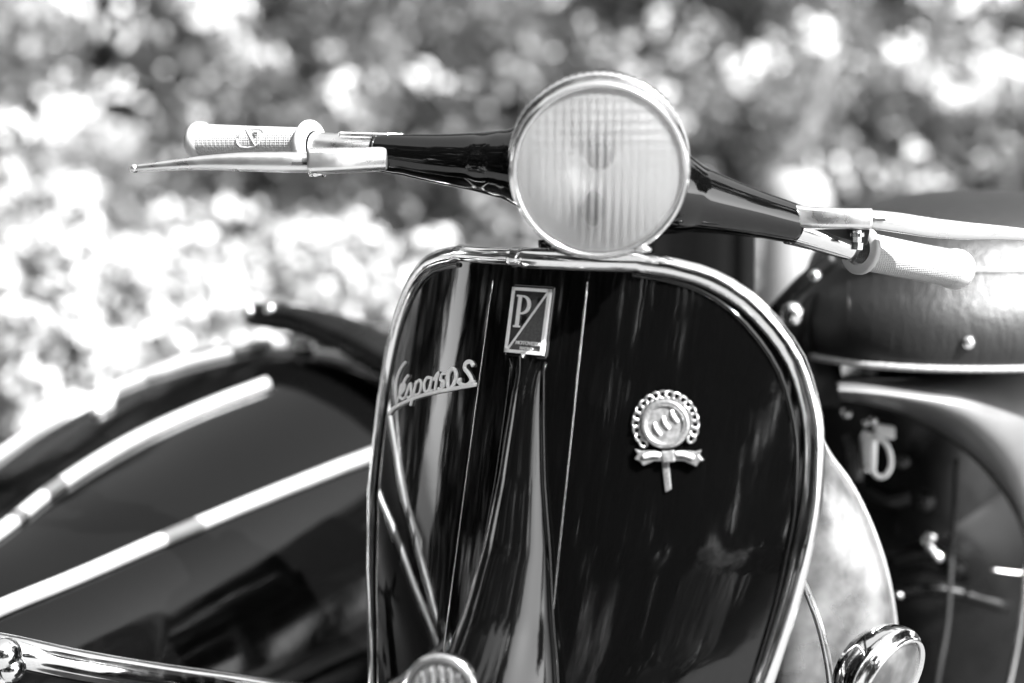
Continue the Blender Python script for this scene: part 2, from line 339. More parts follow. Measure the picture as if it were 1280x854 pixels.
# ---- leg shield
WT = [(-.60, .150), (-.45, .170), (-.36, .186), (-.30, .200), (-.24, .211), (-.19, .2162), (-.155, .2158), (-.125, .2132), (-.10, .2075), (-.073, .198), (-.049, .183), (-.027, .163), (-.012, .140), (-.004, .115), (0, .088)]
VT = [(-.60, .17), (-.45, .15), (-.36, .128), (-.30, .112), (-.22, .100), (-.1, .097), (0, .097)]
WS = spline([Vector((b_, a, 0)) for a, b_ in WT], 8); WZ = ([p.y for p in WS], [p.x for p in WS])
def Wz(z): return float(np.interp(z, *WZ))
def Vz(z): return lerp(VT, z)
def sv(u, z): return .22 * z + Vz(z) * (abs(u) / .216) ** 2
def SH(u, z, off=0.):
    p = L(u, sv(u, z), z)
    if off:
        e = .001; n = (L(u + e, sv(u + e, z), z) - L(u - e, sv(u - e, z), z)).cross(L(u, sv(u, z + e), z + e) - L(u, sv(u, z - e), z - e)).normalized()
        if n.y > 0: n = -n
        p = p + n * off
    return p
zs = [0, -.0005, -.0015, -.0025, -.004, -.008, -.012, -.018, -.027, -.037, -.049, -.06, -.073, -.086, -.1, -.112, -.125] + list(np.linspace(-.14, -.60, 40))
us = np.linspace(-1, 1, 81)
shield = obj('leg_shield', patch([[SH(a * Wz(z), z) for a in us] for z in zs]), 'black_paint', scooter)
md = shield.modifiers.new('solid', 'SOLIDIFY'); md.thickness = .002; md.offset = 1 if False else 0
SHT = bvh(shield)
def shield_uv(px, py, off=0.):
    h, n = cast(SHT, px, py); return h + n * off, n
# chrome edge trim, two lengths meeting left of the centre
def trim_path(sgn, u0):
    p = [SH(u, .002) for u in np.linspace(u0, sgn * .088, 9)]
    p += [SH(sgn * Wz(z), z + .001) for z in zs[1:] if z > -.58]
    return p
obj('edge_trim', tube(trim_path(-1, -.016), .0072, 16), 'chrome', shield)
obj('edge_trim', tube(trim_path(1, -.020), .0086, 16), 'chrome', shield)
# inner lip of the rolled edge
for sgn in (-1, 1):
    obj('edge_lip', tube([SH(sgn * (Wz(z) * .955), z - .008, .001) for z in zs if -.58 < z], .0022, 8), 'black_paint', shield)
# thin raised seams
obj('seam', tube([SH(-.040 - .004 * k, -.018 - .42 * k, .0006) for k in np.linspace(0, 1, 40)], .0008, 6), 'chrome', shield)
obj('seam', tube([SH(.050 + .008 * k, -.015 - .42 * k, .0006) for k in np.linspace(0, 1, 40)], .0008, 6), 'chrome', shield)
# ---- column cover running down the middle and flaring
CT = [(-.072, .0165), (-.085, .0135), (-.12, .016), (-.17, .021), (-.22, .029), (-.27, .037), (-.32, .048), (-.38, .062), (-.46, .08)]
PT = [(-.072, .004), (-.10, .010), (-.17, .017), (-.22, .026), (-.27, .042), (-.32, .066), (-.38, .095), (-.46, .12)]
CC = [(-.07, .006), (-.15, .012), (-.22, .018), (-.30, .022), (-.46, .02)]
rs = []
for z in np.linspace(-.072, -.46, 48):
    hw, pr, cu = lerp(CT, z), lerp(PT, z), lerp(CC, z)
    row = []
    for k in range(25):
        a = math.pi * k / 24; x = -math.cos(a); y = math.sin(a) ** .8
        row.append(L(cu + hw * x, sv(cu, z) + .001 - pr * y + .003 * abs(x), z))
    rs.append(row)
obj('column_cover', patch(rs), 'black_paint', shield)
for x in (-1, 1):
    obj('cover_bead', tube([L(lerp(CC, z) + x * (lerp(CT, z) + .002), sv(lerp(CC, z), z) - .001, z) for z in np.linspace(-.078, -.36, 40)], .0013, 6), 'black_paint', shield)
# ---- badge with the letter
bc, bn = shield_uv(663, 402); 
ez = bn; ey = (SH(.004, -.04) - SH(.004, -.06)); ey = (ey - ez * ey.dot(ez)).normalized(); ex = ey.cross(ez)
if ex.x < 0: ex = -ex
BW, BH = .0172, .0250
def F2(poly, h0, h1): return frame_poly(bc, ex, ey, ez, poly, h0, h1)
badge = obj('maker_badge', F2([(-BW, -BH), (-BW + .002, -BH - .002), (-.0025, -BH - .002), (0, -BH - .0048), (.0025, -BH - .002), (BW - .002, -BH - .002), (BW, -BH), (BW, BH), (-BW, BH)], -.003, .0035), 'badge_dark', scooter)
badge['label'] = 'small rectangular enamel badge with a pale letter and diagonal bar'
fr = []
for a, b_ in [((-BW, -BH), (-BW, BH)), ((-BW, BH), (BW, BH)), ((BW, BH), (BW, -BH)), ((-BW, -BH), (BW, -BH)), ]:
    d = Vector((b_[0] - a[0], b_[1] - a[1])).normalized(); nn = Vector((-d.y, d.x)) * .0013
    a = (a[0] - d.x * .0013, a[1] - d.y * .0013); b_ = (b_[0] + d.x * .0013, b_[1] + d.y * .0013)
    fr.append(F2([(a[0] - nn.x, a[1] - nn.y), (b_[0] - nn.x, b_[1] - nn.y), (b_[0] + nn.x, b_[1] + nn.y), (a[0] + nn.x, a[1] + nn.y)], .001, .0048))
fr.append(F2([(-.0028, -BH), (0, -BH - .0046), (.0028, -BH)], .001, .0048))
obj('badge_frame', join(*fr), 'badge_silver', badge, smooth=False)
obj('badge_field', F2([(-BW + .003, -BH + .002), (BW - .0013, -BH + .002), (BW - .0013, BH - .004)], .0036, .0040), 'badge_grey', badge, smooth=False)
def bar2(a, b_, wd): 
    d = Vector((b_[0] - a[0], b_[1] - a[1])).normalized(); nn = Vector((-d.y, d.x)) * wd / 2
    return [(a[0] - nn.x, a[1] - nn.y), (b_[0] - nn.x, b_[1] - nn.y), (b_[0] + nn.x, b_[1] + nn.y), (a[0] + nn.x, a[1] + nn.y)]
obj('diagonal_bar', F2(bar2((-BW + .001, -BH + .0005), (BW - .001, BH - .001), .0016), .0036, .0045), 'badge_silver', badge, smooth=False)
# serif letter: stem, feet and a bowl of thick and thin strokes
pl = [F2([(-.0115, -.0045), (-.0082, -.0045), (-.0082, .0190), (-.0115, .0190)], .0036, .0046), F2([(-.0132, -.0058), (-.0066, -.0058), (-.0066, -.0043), (-.0132, -.0043)], .0036, .0046), F2([(-.0132, .0188), (-.0075, .0188), (-.0075, .0202), (-.0132, .0202)], .0036, .0046)]
bo, bi = [], []
for k in range(17):
    a = -math.pi / 2 + math.pi * k / 16
    bo.append((-.0080 + .0092 * math.cos(a) ** .8 if math.cos(a) > 0 else -.0080, .0125 + .0077 * math.sin(a))); bi.append((-.0080 + .0060 * max(math.cos(a), 0) ** .8, .0125 + .0062 * math.sin(a)))
for k in range(16): pl.append(F2([bi[k], bo[k], bo[k + 1], bi[k + 1]], .0036, .0046))
obj('letter', join(*pl), 'badge_silver', badge, smooth=False)
def text_mesh(name, s, size, o, ex, ey, ez, h, m, parent, depth=.0003):
    cu = bpy.data.curves.new(name, 'FONT'); cu.body = s; cu.size = size; cu.align_x = 'CENTER'; cu.align_y = 'CENTER'; cu.extrude = depth; cu.offset = size * .012
    to = bpy.data.objects.new(name, cu); COL.objects.link(to); bpy.context.view_layer.update()
    me = to.to_mesh(); v = [o + ex * p.co.x + ey * p.co.y + ez * (h + p.co.z) for p in me.vertices]; f = [tuple(p.vertices) for p in me.polygons]
    to.to_mesh_clear(); bpy.data.objects.remove(to); bpy.data.curves.remove(cu)
    return obj(name, (v, f), m, parent, smooth=False)
text_mesh('lettering', 'MOTOVESPA', .0042, bc + ex * .0035 - ey * .0180, ex, ey, ez, .0046, 'badge_silver', badge)
text_mesh('lettering', 'MADRID', .0034, bc + ex * .0025 - ey * .0222, ex, ey, ez, .0046, 'badge_silver', badge)
# raised plinth under the badge, running on into the column cover
obj('badge_plinth', join(F2([(-BW - .0026, -BH - .004), (BW + .0026, -BH - .004), (BW + .0026, BH + .004), (-BW - .0026, BH + .004)], -.006, .0016)), 'black_paint', shield, smooth=False, bevel=.0012)
# ---- script badge: traced strokes laid on the shield
def Q(x, y): return 470 + x * 150 / 1280, 430 + y * 100 / 853
def stroke(pts, w_, off=.0022, n=5):
    P = spline([Vector((a, b_, 0)) for a, b_ in pts], n); q = []
    for p in P:
        h, nn = cast(SHT, *Q(p.x, p.y))
        if h is not None: q.append(h + nn * off)
    return tube(q, w_, 8)
script = obj('script_badge', join(stroke([(170, 750), (215, 690), (300, 640), (420, 585), (560, 540), (720, 505), (900, 470), (1090, 435)], .0017)), 'badge_silver', scooter)
script['label'] = 'slanted chrome script lettering with underline'
W1 = .0013
for nm, strokes in [('letter', [[(340, 200), (290, 270), (250, 380), (240, 500), (250, 640)], [(250, 640), (290, 520), (330, 400), (370, 340)]]),
        ('letter', [[(290, 540), (330, 480), (330, 430), (300, 440), (280, 520), (300, 590), (340, 570)]]),
        ('letter', [[(340, 570), (390, 430), (400, 480), (400, 560), (360, 575)]]),
        ('letter', [[(460, 400), (430, 520), (395, 660)], [(445, 430), (490, 390), (510, 440), (490, 530), (440, 545)]]),
        ('letter', [[(620, 370), (570, 365), (540, 430), (550, 510), (590, 490), (620, 380), (600, 490), (630, 500)]]),
        ('numeral', [[(640, 390), (690, 310), (670, 400), (655, 500)]]),
        ('numeral', [[(780, 320), (730, 325), (715, 390), (745, 400), (750, 450), (720, 490), (690, 480)]]),
        ('numeral', [[(840, 265), (800, 320), (790, 430), (810, 480), (850, 440), (880, 360), (870, 290), (840, 265)]]),
        ('letter', [[(1060, 235), (1030, 195), (985, 205), (970, 265), (1010, 320), (1040, 390), (1000, 440), (940, 440), (900, 400), (930, 385)]]),
        ('full_stop', [[(1050, 405), (1068, 412)]])]:
    obj(nm, join(*[stroke(s, W1 * (1.45 if s[0][0] > 790 else 1.1)) for s in strokes]), 'badge_silver', script)
# ---- rosette medal
rc, rn = shield_uv(832, 530); rz = rn; ry = UP - rz * UP.dot(rz); ry = (ry - ex * .12).normalized(); ry = (ry - rz * ry.dot(rz)).normalized(); rx = ry.cross(rz)
if rx.x < 0: rx = -rx
def RP(x, y, h=0): return rc + rx * x + ry * y + rz * h
rr = .0205
medal = obj('medal_badge', lathe(RP(0, 0, 0), rz, [(.001, .003), (rr * .66, .003), (rr * .70, .0055), (rr * .80, .0068), (rr * .90, .0055), (rr * .93, .002), (rr * .93, -.004)], 48), 'medal_metal', scooter)
medal['label'] = 'round chain edged rosette medal with ribbon bow'
obj('medal_field', lathe(RP(0, 0, 0), rz, [(.0001, .0036), (rr * .68, .0036)], 40), 'medal_face', medal)
def MT(pts, r, n=10): return tube([RP(*p) for p in pts], r, n, 5)
for x, y in ((-.0065, -.0035), (.0005, .0005), (.0075, .0050)):
    obj('relief_mark', MT([(x - .0014, y + .0048, .004), (x - .0008, y + .001, .0048), (x + .0022, y - .0045, .004)], .0013), 'badge_silver', medal)
for k in range(19):
    a = R(-35 + 250 * k / 18); px_, py_ = math.cos(a), math.sin(a)
    r_ = rr * 1.10
    lk = []
    for j in range(13):
        b_ = 2 * math.pi * j / 12; lk.append((px_ * r_ - py_ * .0034 * math.cos(b_) + px_ * .0026 * math.sin(b_), py_ * r_ + px_ * .0034 * math.cos(b_) + py_ * .0026 * math.sin(b_), .002 + .001 * math.sin(b_ * 2 + k)))
    obj('chain_link', tube([RP(*p) for p in lk], .0010, 8), 'medal_metal', medal)
for sgn in (-1, 1):
    pts = [(sgn * .003, -.0225), (sgn * .010, -.0195), (sgn * .021, -.0185), (sgn * .0255, -.0165), (sgn * .0235, -.021), (sgn * .0265, -.0245), (sgn * .0225, -.0265), (sgn * .020, -.0305), (sgn * .0115, -.0275), (sgn * .003, -.0285)]
    if sgn > 0: pts = [(x, y - .25 * (x - .003)) for x, y in pts]
    obj('ribbon_bow', bevel_poly(RP(0, 0, 0), rx, ry, rz, pts, .0058, .0015), 'medal_metal', medal, smooth=False, bevel=.0008)
    obj('ribbon_fold', MT([(sgn * .006, -.0235, .006), (sgn * .012, -.0225 - (.002 if sgn > 0 else 0), .0068), (sgn * .019, -.0235 - (.004 if sgn > 0 else 0), .006)], .0019), 'badge_silver', medal)
obj('ribbon_knot', bevel_poly(RP(0, 0, 0), rx, ry, rz, [(-.0048, -.0295), (.0048, -.0295), (.0052, -.0205), (-.0052, -.0205)], .0075, .0015), 'medal_face', medal, smooth=False, bevel=.001)
obj('ribbon_tail', frame_poly(RP(-.004, 0, 0), rx, ry, rz, [(-.0015, -.052), (.0036, -.050), (.0036, -.028), (-.0018, -.028)], -.002, .003), 'medal_metal', medal, smooth=False, bevel=.0008)

# ---- handlebar with headlamp
HC = at(749.5, 214, -.075); HA = Vector((-.03, -1, -.14)).normalized()
FR_ = .0665
housing = obj('headlamp_housing', lathe(HC, HA, [(.001, -.135), (.020, -.134), (.040, -.126), (.055, -.108), (.0620, -.08), (.0652, -.05), (.066, -.022)], 64), 'black_paint', scooter)
headlamp = obj('headlamp', lathe(HC, HA, [(.0652, -.032), (.0680, -.031), (.0690, -.025), (.0686, -.012), (.0675, -.002), (.0652, .0035), (.0634, .004), (.0618, .001), (.0616, -.004)], 96), 'chrome', scooter)
headlamp['label'] = 'round headlamp with chrome rim and fluted glass'
# ribbed visor band along the top of the rim
ax_, a_, b0_ = basis(HA); vis = []
for i in range(73):
    th = R(-86 + 172 * i / 72); rd = a_ * math.cos(th) + b0_ * math.sin(th); e = 1 + .014 * (i % 2) * (abs(th) < R(60))
    vis.append([HC + HA * h + rd * ((.0676 + (r_ - .0676) * max(0, math.cos(th)) ** .5) * e) for r_, h in ((.0680, -.034), (.0708, -.032), (.0720, -.025), (.0716, -.016), (.0696, -.010), (.0680, -.011))])
obj('rim_visor', rings(vis, True, True), 'chrome', headlamp)
obj('rim_clip', ball(at(803, 312, -.07), .0045, 8, (1.6, 1, .7)), 'chrome', headlamp)
# fluted lens
def fluted(c, ax, R0, dome, thick, amp, wave, grid=0., nr_=26, nk=160):
    ax, ea, eb = basis(ax); lv = []
    for side in (0, 1):
        for i in range(nr_ + 1):
            r_ = R0 * i / nr_; row = []
            for k in range(nk):
                th = 2 * math.pi * k / nk; x, y = r_ * math.cos(th), r_ * math.sin(th); h = dome * (1 - (r_ / R0) ** 2); f = min(1, (nr_ - i) / 3)
                if not side: h += .7 * amp * math.sin(x / wave * 2 * math.pi + 1) * f + .45 * grid * math.sin(y / (wave * 1.2) * 2 * math.pi) * (1 / (1 + math.exp(-(y - .02) / .003))) * f
                if side: h -= thick; h += amp * math.sin(x / wave * 2 * math.pi) * f + grid * math.sin(y / (wave * 1.2) * 2 * math.pi) * (1 / (1 + math.exp(-(y - .02) / .003))) * f
                row.append(c + ax * h + ea * y + eb * x)
            lv.append(row)
    return rings(lv[:nr_ + 1] + lv[nr_ + 1:][::-1], False)
obj('lens', fluted(HC, HA, .0619, .012, .0035, .0009, .0062, .0011), 'thin_lens', headlamp)
obj('reflector', lathe(HC, HA, [(.0614, -.002)] + [(.0614 * t_, -.002 - .046 * (1 - t_ * t_)) for t_ in np.linspace(.97, .10, 20)], 64), 'reflector', headlamp)
BC = HC + a_ * .010
obj('bulb_socket', lathe(BC, HA, [(.001, -.022), (.006, -.022), (.0105, -.026), (.011, -.05), (.001, -.05)], 24), 'dark_metal', headlamp)
obj('bulb', lathe(BC, HA, [(.0001, -.006), (.004, -.007), (.007, -.011), (.0075, -.016), (.005, -.022)], 20), 'bulb_glass', headlamp)
obj('bulb_shade', lathe(BC, HA, [(.0088, -.026), (.0108, -.016), (.0104, -.007), (.0080, -.003), (.0001, -.0025)], 20), 'inner_black', headlamp)
obj('side_bulb', ball(HC - HA * .016 - a_ * .031 + b0_ * .004, .0085, 10, (1, 1.2, 1.6)), 'inner_black', headlamp)
# arms of the casting: a ring loft following centre, half height, half depth
def arm(pts, name, cap=True):
    P = spline([Vector(p[0]) for p in pts], 6); hh = np.interp(np.arange(len(P)) / 6, range(len(pts)), [p[1] for p in pts]); dd = np.interp(np.arange(len(P)) / 6, range(len(pts)), [p[2] for p in pts])
    out = []
    for i, p in enumerate(P):
        T = (P[min(i + 1, len(P) - 1)] - P[max(i - 1, 0)]).normalized(); A = (UP - T * UP.dot(T)).normalized(); B = T.cross(A)
        out.append([p + A * math.copysign(abs(math.cos(a)) ** .9, math.cos(a)) * hh[i] + B * math.copysign(abs(math.sin(a)) ** .9, math.sin(a)) * dd[i] for a in np.linspace(0, 2 * math.pi, 33)[:-1]])
    return rings(out, cap)
YA = .02
arm_l = obj('bar_casting', arm([(at(715, 215, YA), .050, .045), (at(668, 209, YA + .0), .038, .036), (at(636, 206, YA + .005), .0285, .027), (at(600, 203, YA + .02), .0245, .023), (at(550, 199, YA + .035), .0205, .020), (at(505, 194, YA + .045), .0172, .017), (at(472, 191, YA + .052), .0158, .0158)], 'x'), 'black_paint', scooter)
arm_r = obj('bar_casting', arm([(at(785, 222, YA), .050, .045), (at(835, 240, YA), .036, .034), (at(868, 249, YA + .005), .0275, .026), (at(905, 258, YA + .012), .0232, .022), (at(950, 269, YA + .024), .0190, .019), (at(994, 280, YA + .035), .0160, .016)], 'x'), 'black_paint', scooter)
obj('casting_lip', lathe(at(471.5, 191, YA + .052), at(471, 190.8, YA + .053) - at(505, 194, YA + .045), [(.0150, -.002), (.0164, -.002), (.0164, .0012), (.0150, .0012)], 40), 'black_paint', arm_l)
obj('steering_neck', tube([at(752, 250, .03), at(730, 300, .045), at(722, 345, .06), L(.0, .05, -.25)], [.042, .034, .030, .028], 32, 6), 'black_paint', scooter)
obj('neck_bolt', tube([at(684, 300, .02), at(684, 318, .02)], .0075, 12), 'black_paint', scooter)
# left side: sleeve, lever holder, lever, grip
YL = .075
sl = [(at(474, 190, YL), .0142), (at(440, 187, YL + .004), .0130), (at(405, 183, YL + .012), .0115), (at(392, 182, YL + .016), .0113)]
obj('bar_sleeve', tube([p for p, _ in sl], [r_ for _, r_ in sl], 28, 4), 'satin_metal', scooter)
def blade(pts, name, m, parent, sc=.62):
    """flat tapering bar: (point, half height, half depth)"""
    P = spline([p[0] for p in pts], 6); hh = np.interp(np.arange(len(P)) / 6, range(len(pts)), [p[1] for p in pts]); dd = np.interp(np.arange(len(P)) / 6, range(len(pts)), [p[2] for p in pts]); out = []
    for i, p in enumerate(P):
        T = (P[min(i + 1, len(P) - 1)] - P[max(i - 1, 0)]).normalized(); A = (UP - T * UP.dot(T)).normalized(); B = T.cross(A)
        out.append([p + A * math.copysign(abs(math.cos(a)) ** sc, math.cos(a)) * hh[i] + B * math.copysign(abs(math.sin(a)) ** sc, math.sin(a)) * dd[i] for a in np.linspace(0, 2 * math.pi, 25)[:-1]])
    return obj(name, rings(out), m, parent)
YV = .048
hold_l = blade([(at(478, 199, YV + .014), .0100, .012), (at(450, 200, YV + .006), .0100, .011), (at(420, 201, YV), .0104, .010), (at(386, 202, YV), .0108, .010)], 'lever_holder', 'satin_metal', scooter, .5)
obj('holder_web', frame_poly(at(430, 196, YV + .022), Vector((1, 0, -.02)), Vector((0, 0, 1)), Vector((0, 1, 0)), [(-.028, -.006), (.030, -.009), (.030, .007), (-.024, .004)], -.018, .012), 'satin_metal', hold_l, bevel=.0015, smooth=False)
lev_l = blade([(at(387, 203.5, YV + .002), .0084, .007), (at(355, 203, YV + .002), .0088, .007), (at(300, 202.5, YV + .006), .0078, .006), (at(250, 204, YV + .012), .0058, .0052), (at(200, 208, YV + .018), .0038, .004), (at(172, 210.5, YV + .022), .0029, .003)], 'brake_lever', 'satin_metal', scooter, .85)
obj('lever_tip', ball(at(168, 211, YV + .023), .0040, 10), 'satin_metal', lev_l)
obj('lever_slot', box(at(375, 204.5, YV - .0050), Vector((1, 0, 0)), UP, FW, .0065, .0011, .0012), 'black_rubber', lev_l, smooth=False)
obj('pivot_bolt', tube([at(397, 213, YV + .004), at(397, 221, YV + .004)], .007, 16), 'chrome', hold_l)
obj('cable_plate', frame_poly(at(468, 167.5, YL), Vector((1, 0, -.03)).normalized(), Vector((0, 1, 0)), Vector((0, 0, 1)), [(-.029, -.012), (.012, -.012), (.025, -.006), (.025, .010), (-.029, .012)], -.0040, .0012), 'satin_metal', scooter, smooth=False, bevel=.0015)
GA, GB = at(390, 181.5, YL + .016), at(246, 176, YL + .072)
gax = (GB - GA).normalized(); gl = (GB - GA).length
grip_l = obj('grip', lathe(GA, gax, [(.0120, -.001), (.0195, -.001), (.0208, .0015), (.0208, .004), (.0190, .0062), (.0152, .008), (.0146, .012), (.0144, gl * .5), (.0146, gl - .009), (.0160, gl - .007), (.0162, gl - .002), (.0148, gl + .0015), (.010, gl + .0035), (.0001, gl + .004)], 48), 'grip_rubber', scooter)
obj('grip_flange', lathe(GA, gax, [(.0120, -.0014), (.0198, -.0014), (.0212, .0010), (.0212, .0042), (.0194, .0066), (.0160, .0078)], 48), 'grip_plain', grip_l)
obj('grip_end', lathe(GA, gax, [(.0152, gl - .0092), (.0164, gl - .007), (.0166, gl - .002), (.0151, gl + .0018), (.010, gl + .0038), (.0001, gl + .0044)], 48), 'grip_plain', grip_l)
# raised emblem on the left grip
GT = bvh(grip_l)
def gs(pts, w_, off=.0004, n=4):
    q = []
    for p in spline([Vector((a, b_, 0)) for a, b_ in pts], n) if n > 1 else [Vector((a, b_, 0)) for a, b_ in pts]:
        h, nn = cast(GT, 230 + p.x * 190 / 1280, 140 + p.y * 90 / 606)
        if h is not None: q.append(h + nn * off)
    return tube(q, w_, 6)
em = obj('grip_emblem', gs([(450, 225), (490, 165), (530, 150), (650, 150), (675, 175), (630, 262), (600, 290), (540, 300), (480, 295), (450, 265), (450, 225)], .0007, n=1), 'grip_plain', grip_l)
obj('emblem_bar', gs([(525, 155), (600, 280)], .0006, n=4), 'grip_plain', em)
obj('emblem_letter', join(gs([(585, 180), (605, 215)], .0006), gs([(585, 178), (622, 178), (615, 198), (594, 198)], .0006, n=1)), 'badge_grey', em)
# right side
YR = .062
obj('bar_sleeve', tube([at(988, 284, YR), at(1030, 298, YR + .006), at(1068, 311, YR + .014)], [.0148, .0125, .0110], 28, 4), 'chrome', scooter)
hold_r = blade([(at(995, 271, YR - .010), .0100, .012), (at(1020, 273, YR - .018), .0088, .011), (at(1055, 273.5, YR - .022), .0084, .010), (at(1087, 274, YR - .022), .0086, .010)], 'lever_holder', 'satin_metal', scooter, .42)
obj('holder_web', frame_poly(at(1045, 288, YR - .008), Vector((1, 0, -.1)).normalized(), Vector((0, 0, 1)), Vector((0, 1, 0)), [(-.03, .004), (.028, .004), (.026, -.010), (.004, -.006)], -.003, .010), 'dark_metal', hold_r, smooth=False, bevel=.001)
lev_r = blade([(at(1086, 274, YR - .022), .0078, .007), (at(1120, 278, YR - .018), .0084, .007), (at(1160, 284, YR - .012), .0084, .0065), (at(1200, 288, YR - .006), .0076, .006), (at(1250, 291, YR), .0062, .0055), (at(1300, 295, YR + .006), .0045, .0042), (at(1330, 298, YR + .010), .0035, .0035)], 'clutch_lever', 'satin_metal', scooter, .85)
obj('lever_tip', ball(at(1334, 298, YR + .010), .0042, 8), 'satin_metal', lev_r)
obj('lever_slot', box(at(1097, 274.5, YR - .030), Vector((1, 0, -.05)).normalized(), UP, FW, .0065, .0010, .0012), 'black_rubber', lev_r, smooth=False)
obj('pivot_bolt', join(tube([at(1071, 288, YR - .018), at(1071, 303, YR - .018)], .0040, 6), tube([at(1071, 303, YR - .018), at(1070, 312, YR - .018)], .0055, 6), tube([at(1071, 291, YR - .018), at(1071, 296, YR - .018)], .0062, 12)), 'chrome', hold_r, smooth='auto')
GA, GB = at(1074, 313, YR + .014), at(1196, 337, YR + .085); gax = (GB - GA).normalized(); gl = (GB - GA).length
grip_r = obj('grip', lathe(GA, gax, [(.0110, .004), (.0170, .003), (.0165, .008), (.0163, .02), (.0160, gl * .6), (.0166, gl - .012), (.0178, gl - .006), (.0178, gl), (.0160, gl + .005), (.010, gl + .0075), (.0001, gl + .008)], 48), 'grip_rubber', scooter)
obj('grip_flange', lathe(GA, gax, [(.0130, -.001), (.0195, -.001), (.0206, .0012), (.0204, .0040), (.0180, .0060), (.0165, .0066)], 48), 'grip_plain', grip_r)
obj('grip_end', lathe(GA, gax, [(.0164, gl - .0125), (.0180, gl - .006), (.0181, gl), (.0163, gl + .0052), (.010, gl + .0079), (.0001, gl + .0085)], 48), 'grip_plain', grip_r)

# ---- saddle
def plan_loft(plan, rows, m, name, parent):
    """plan: closed outline of (x, y); rows: (z, inset)"""
    cx = sum(p[0] for p in plan) / len(plan); cy = sum(p[1] for p in plan) / len(plan); out = []
    for z, k, dz in rows:
        out.append([Vector((cx + (x - cx) * k, cy + (y - cy) * k, z + dz * ((x - cx) * .5))) for x, y in plan])
    return obj(name, rings(out), m, parent)
sp = spline([Vector((x, y, 0)) for x, y in [(.345, .62), (.318, .50), (.312, .43), (.325, .375), (.365, .325), (.43, .297), (.52, .300), (.62, .345), (.70, .43), (.80, .60), (.86, .80), (.80, 1.0), (.55, 1.0), (.42, .82), (.345, .62)]], 8)[:-1]
splan = [(p.x, p.y) for p in sp]
z0, z1 = at(1160, 462, .30).z, at(1160, 338, .30).z
rows = [(z0 - .004, .965, 0), (z0, .985, 0), (z0 + .008, 1.003, 0), (z0 + .022, 1.014, 0), (z0 + .04, 1.012, 0), (z0 + .055, .998, 0), (z0 + .07, .975, 0), (z1 - .02, .95, 0), (z1 - .006, .93, 0), (z1, .92, 0), (z1 + .006, .90, 0), (z1 + .018, .875, 0), (z1 + .032, .82, 0), (z1 + .046, .73, 0), (z1 + .057, .60, 0), (z1 + .066, .44, 0), (z1 + .071, .25, 0), (z1 + .073, .04, 0)]
seat = plan_loft(splan, rows, 'leather', 'saddle', scooter); seat['label'] = 'creased black leather saddle with pale piping and chrome stud'
def plan_line(k, z, i0, i1):
    cx = sum(p[0] for p in splan) / len(splan); cy = sum(p[1] for p in splan) / len(splan)
    return [Vector((cx + (x - cx) * k, cy + (y - cy) * k, z)) for x, y in splan[i0:i1]]
obj('piping', tube(plan_line(.926, z1 - .001, 26, 84), .0022, 8), 'piping_white', seat)
obj('piping', tube(plan_line(1.003, z0 + .001, 16, 84), .0034, 10), 'piping_white', seat)
sh_, sn_ = cast(bvh(seat), 1210, 428)
obj('stud', lathe(sh_, sn_, [(.006, -.002), (.0065, .002), (.006, .0045), (.0035, .0065), (.0001, .007)], 20), 'chrome', seat)
sh_, sn_ = cast(bvh(seat), 1062, 400)
obj('corner_seam', tube([cast(bvh(seat), 1060 + 3 * math.sin(k), 345 + 112 * k)[0] for k in np.linspace(0, 1, 14)], .0005, 6), 'inner_black', seat)
# front bracket with chrome knobs
br = obj('saddle_bracket', join(tube([at(1042, 322, .36), at(1005, 352, .36), at(968, 392, .36)], .0085, 12, 4), frame_poly(at(1015, 420, .40), Vector((1, 0, 0)), UP, FW, [(-.040, -.075), (.03, -.075), (.03, .055), (-.005, .045), (-.036, .008)], -.006, .006)), 'inner_black', scooter)
obj('knob', ball(at(991, 393, .335), .0115, 12, (1, .8, 1.1)), 'chrome', br); obj('knob', ball(at(1019, 345, .335), .0065, 10), 'chrome', br); obj('knob', ball(at(1058, 517, .42), .006, 8), 'chrome', br)
# rear cushion
rp = spline([Vector((x, y, 0)) for x, y in [(.62, .95), (.70, .83), (.86, .74), (1.05, .74), (1.2, .9), (1.2, 1.2), (.95, 1.3), (.7, 1.2), (.62, .95)]], 6)[:-1]
zr0, zr1 = z0 + .02, at(1280, 236, .95).z
rear = plan_loft([(p.x, p.y) for p in rp], [(zr0 - .02, .9, 0), (zr0, .99, 0), (zr0 + .03, 1.02, 0), (zr1 - .055, 1.0, 0), (zr1 - .035, .93, 0), (zr1 - .018, .78, 0), (zr1 - .006, .55, 0), (zr1 - .001, .3, 0), (zr1, .04, 0)], 'sheen_leather', 'rear_cushion', scooter)
# ---- rear body: black paint's sky reflection built as a grey cowl, its dark one as a bay
top = [(1046, 476), (1075, 474), (1130, 473), (1190, 466), (1240, 460), (1290, 454), (1345, 450)]
bot = [(1050, 500), (1085, 506), (1135, 520), (1190, 550), (1235, 590), (1270, 640), (1290, 700)]
tp = spline([Vector((a, b_, 0)) for a, b_ in top], 5); bt = spline([Vector((a, b_, 0)) for a, b_ in bot], 5); g = []
for k in np.linspace(0, 1, 16):
    g.append([at(a.x + (b_.x - a.x) * k, a.y + (b_.y - a.y) * k, .40 - .085 * math.sin(math.pi * min(1, .08 + k * .92)) ** .8 - .03 * k + .10 * (max(0, a.x - 1180) / 160) ** 2) for a, b_ in zip(tp, bt)])
cowl = obj('body_cowl', patch(g), 'sky_grey_and_rim_paint', scooter, solid=.004); cowl['label'] = 'cowl under the saddle, coloured grey for the sky reflection on its black body, with an arched lower edge'
obj('cowl_edge', tube([r_ for r_ in g[-1]], .0022, 8), 'inner_black', cowl)
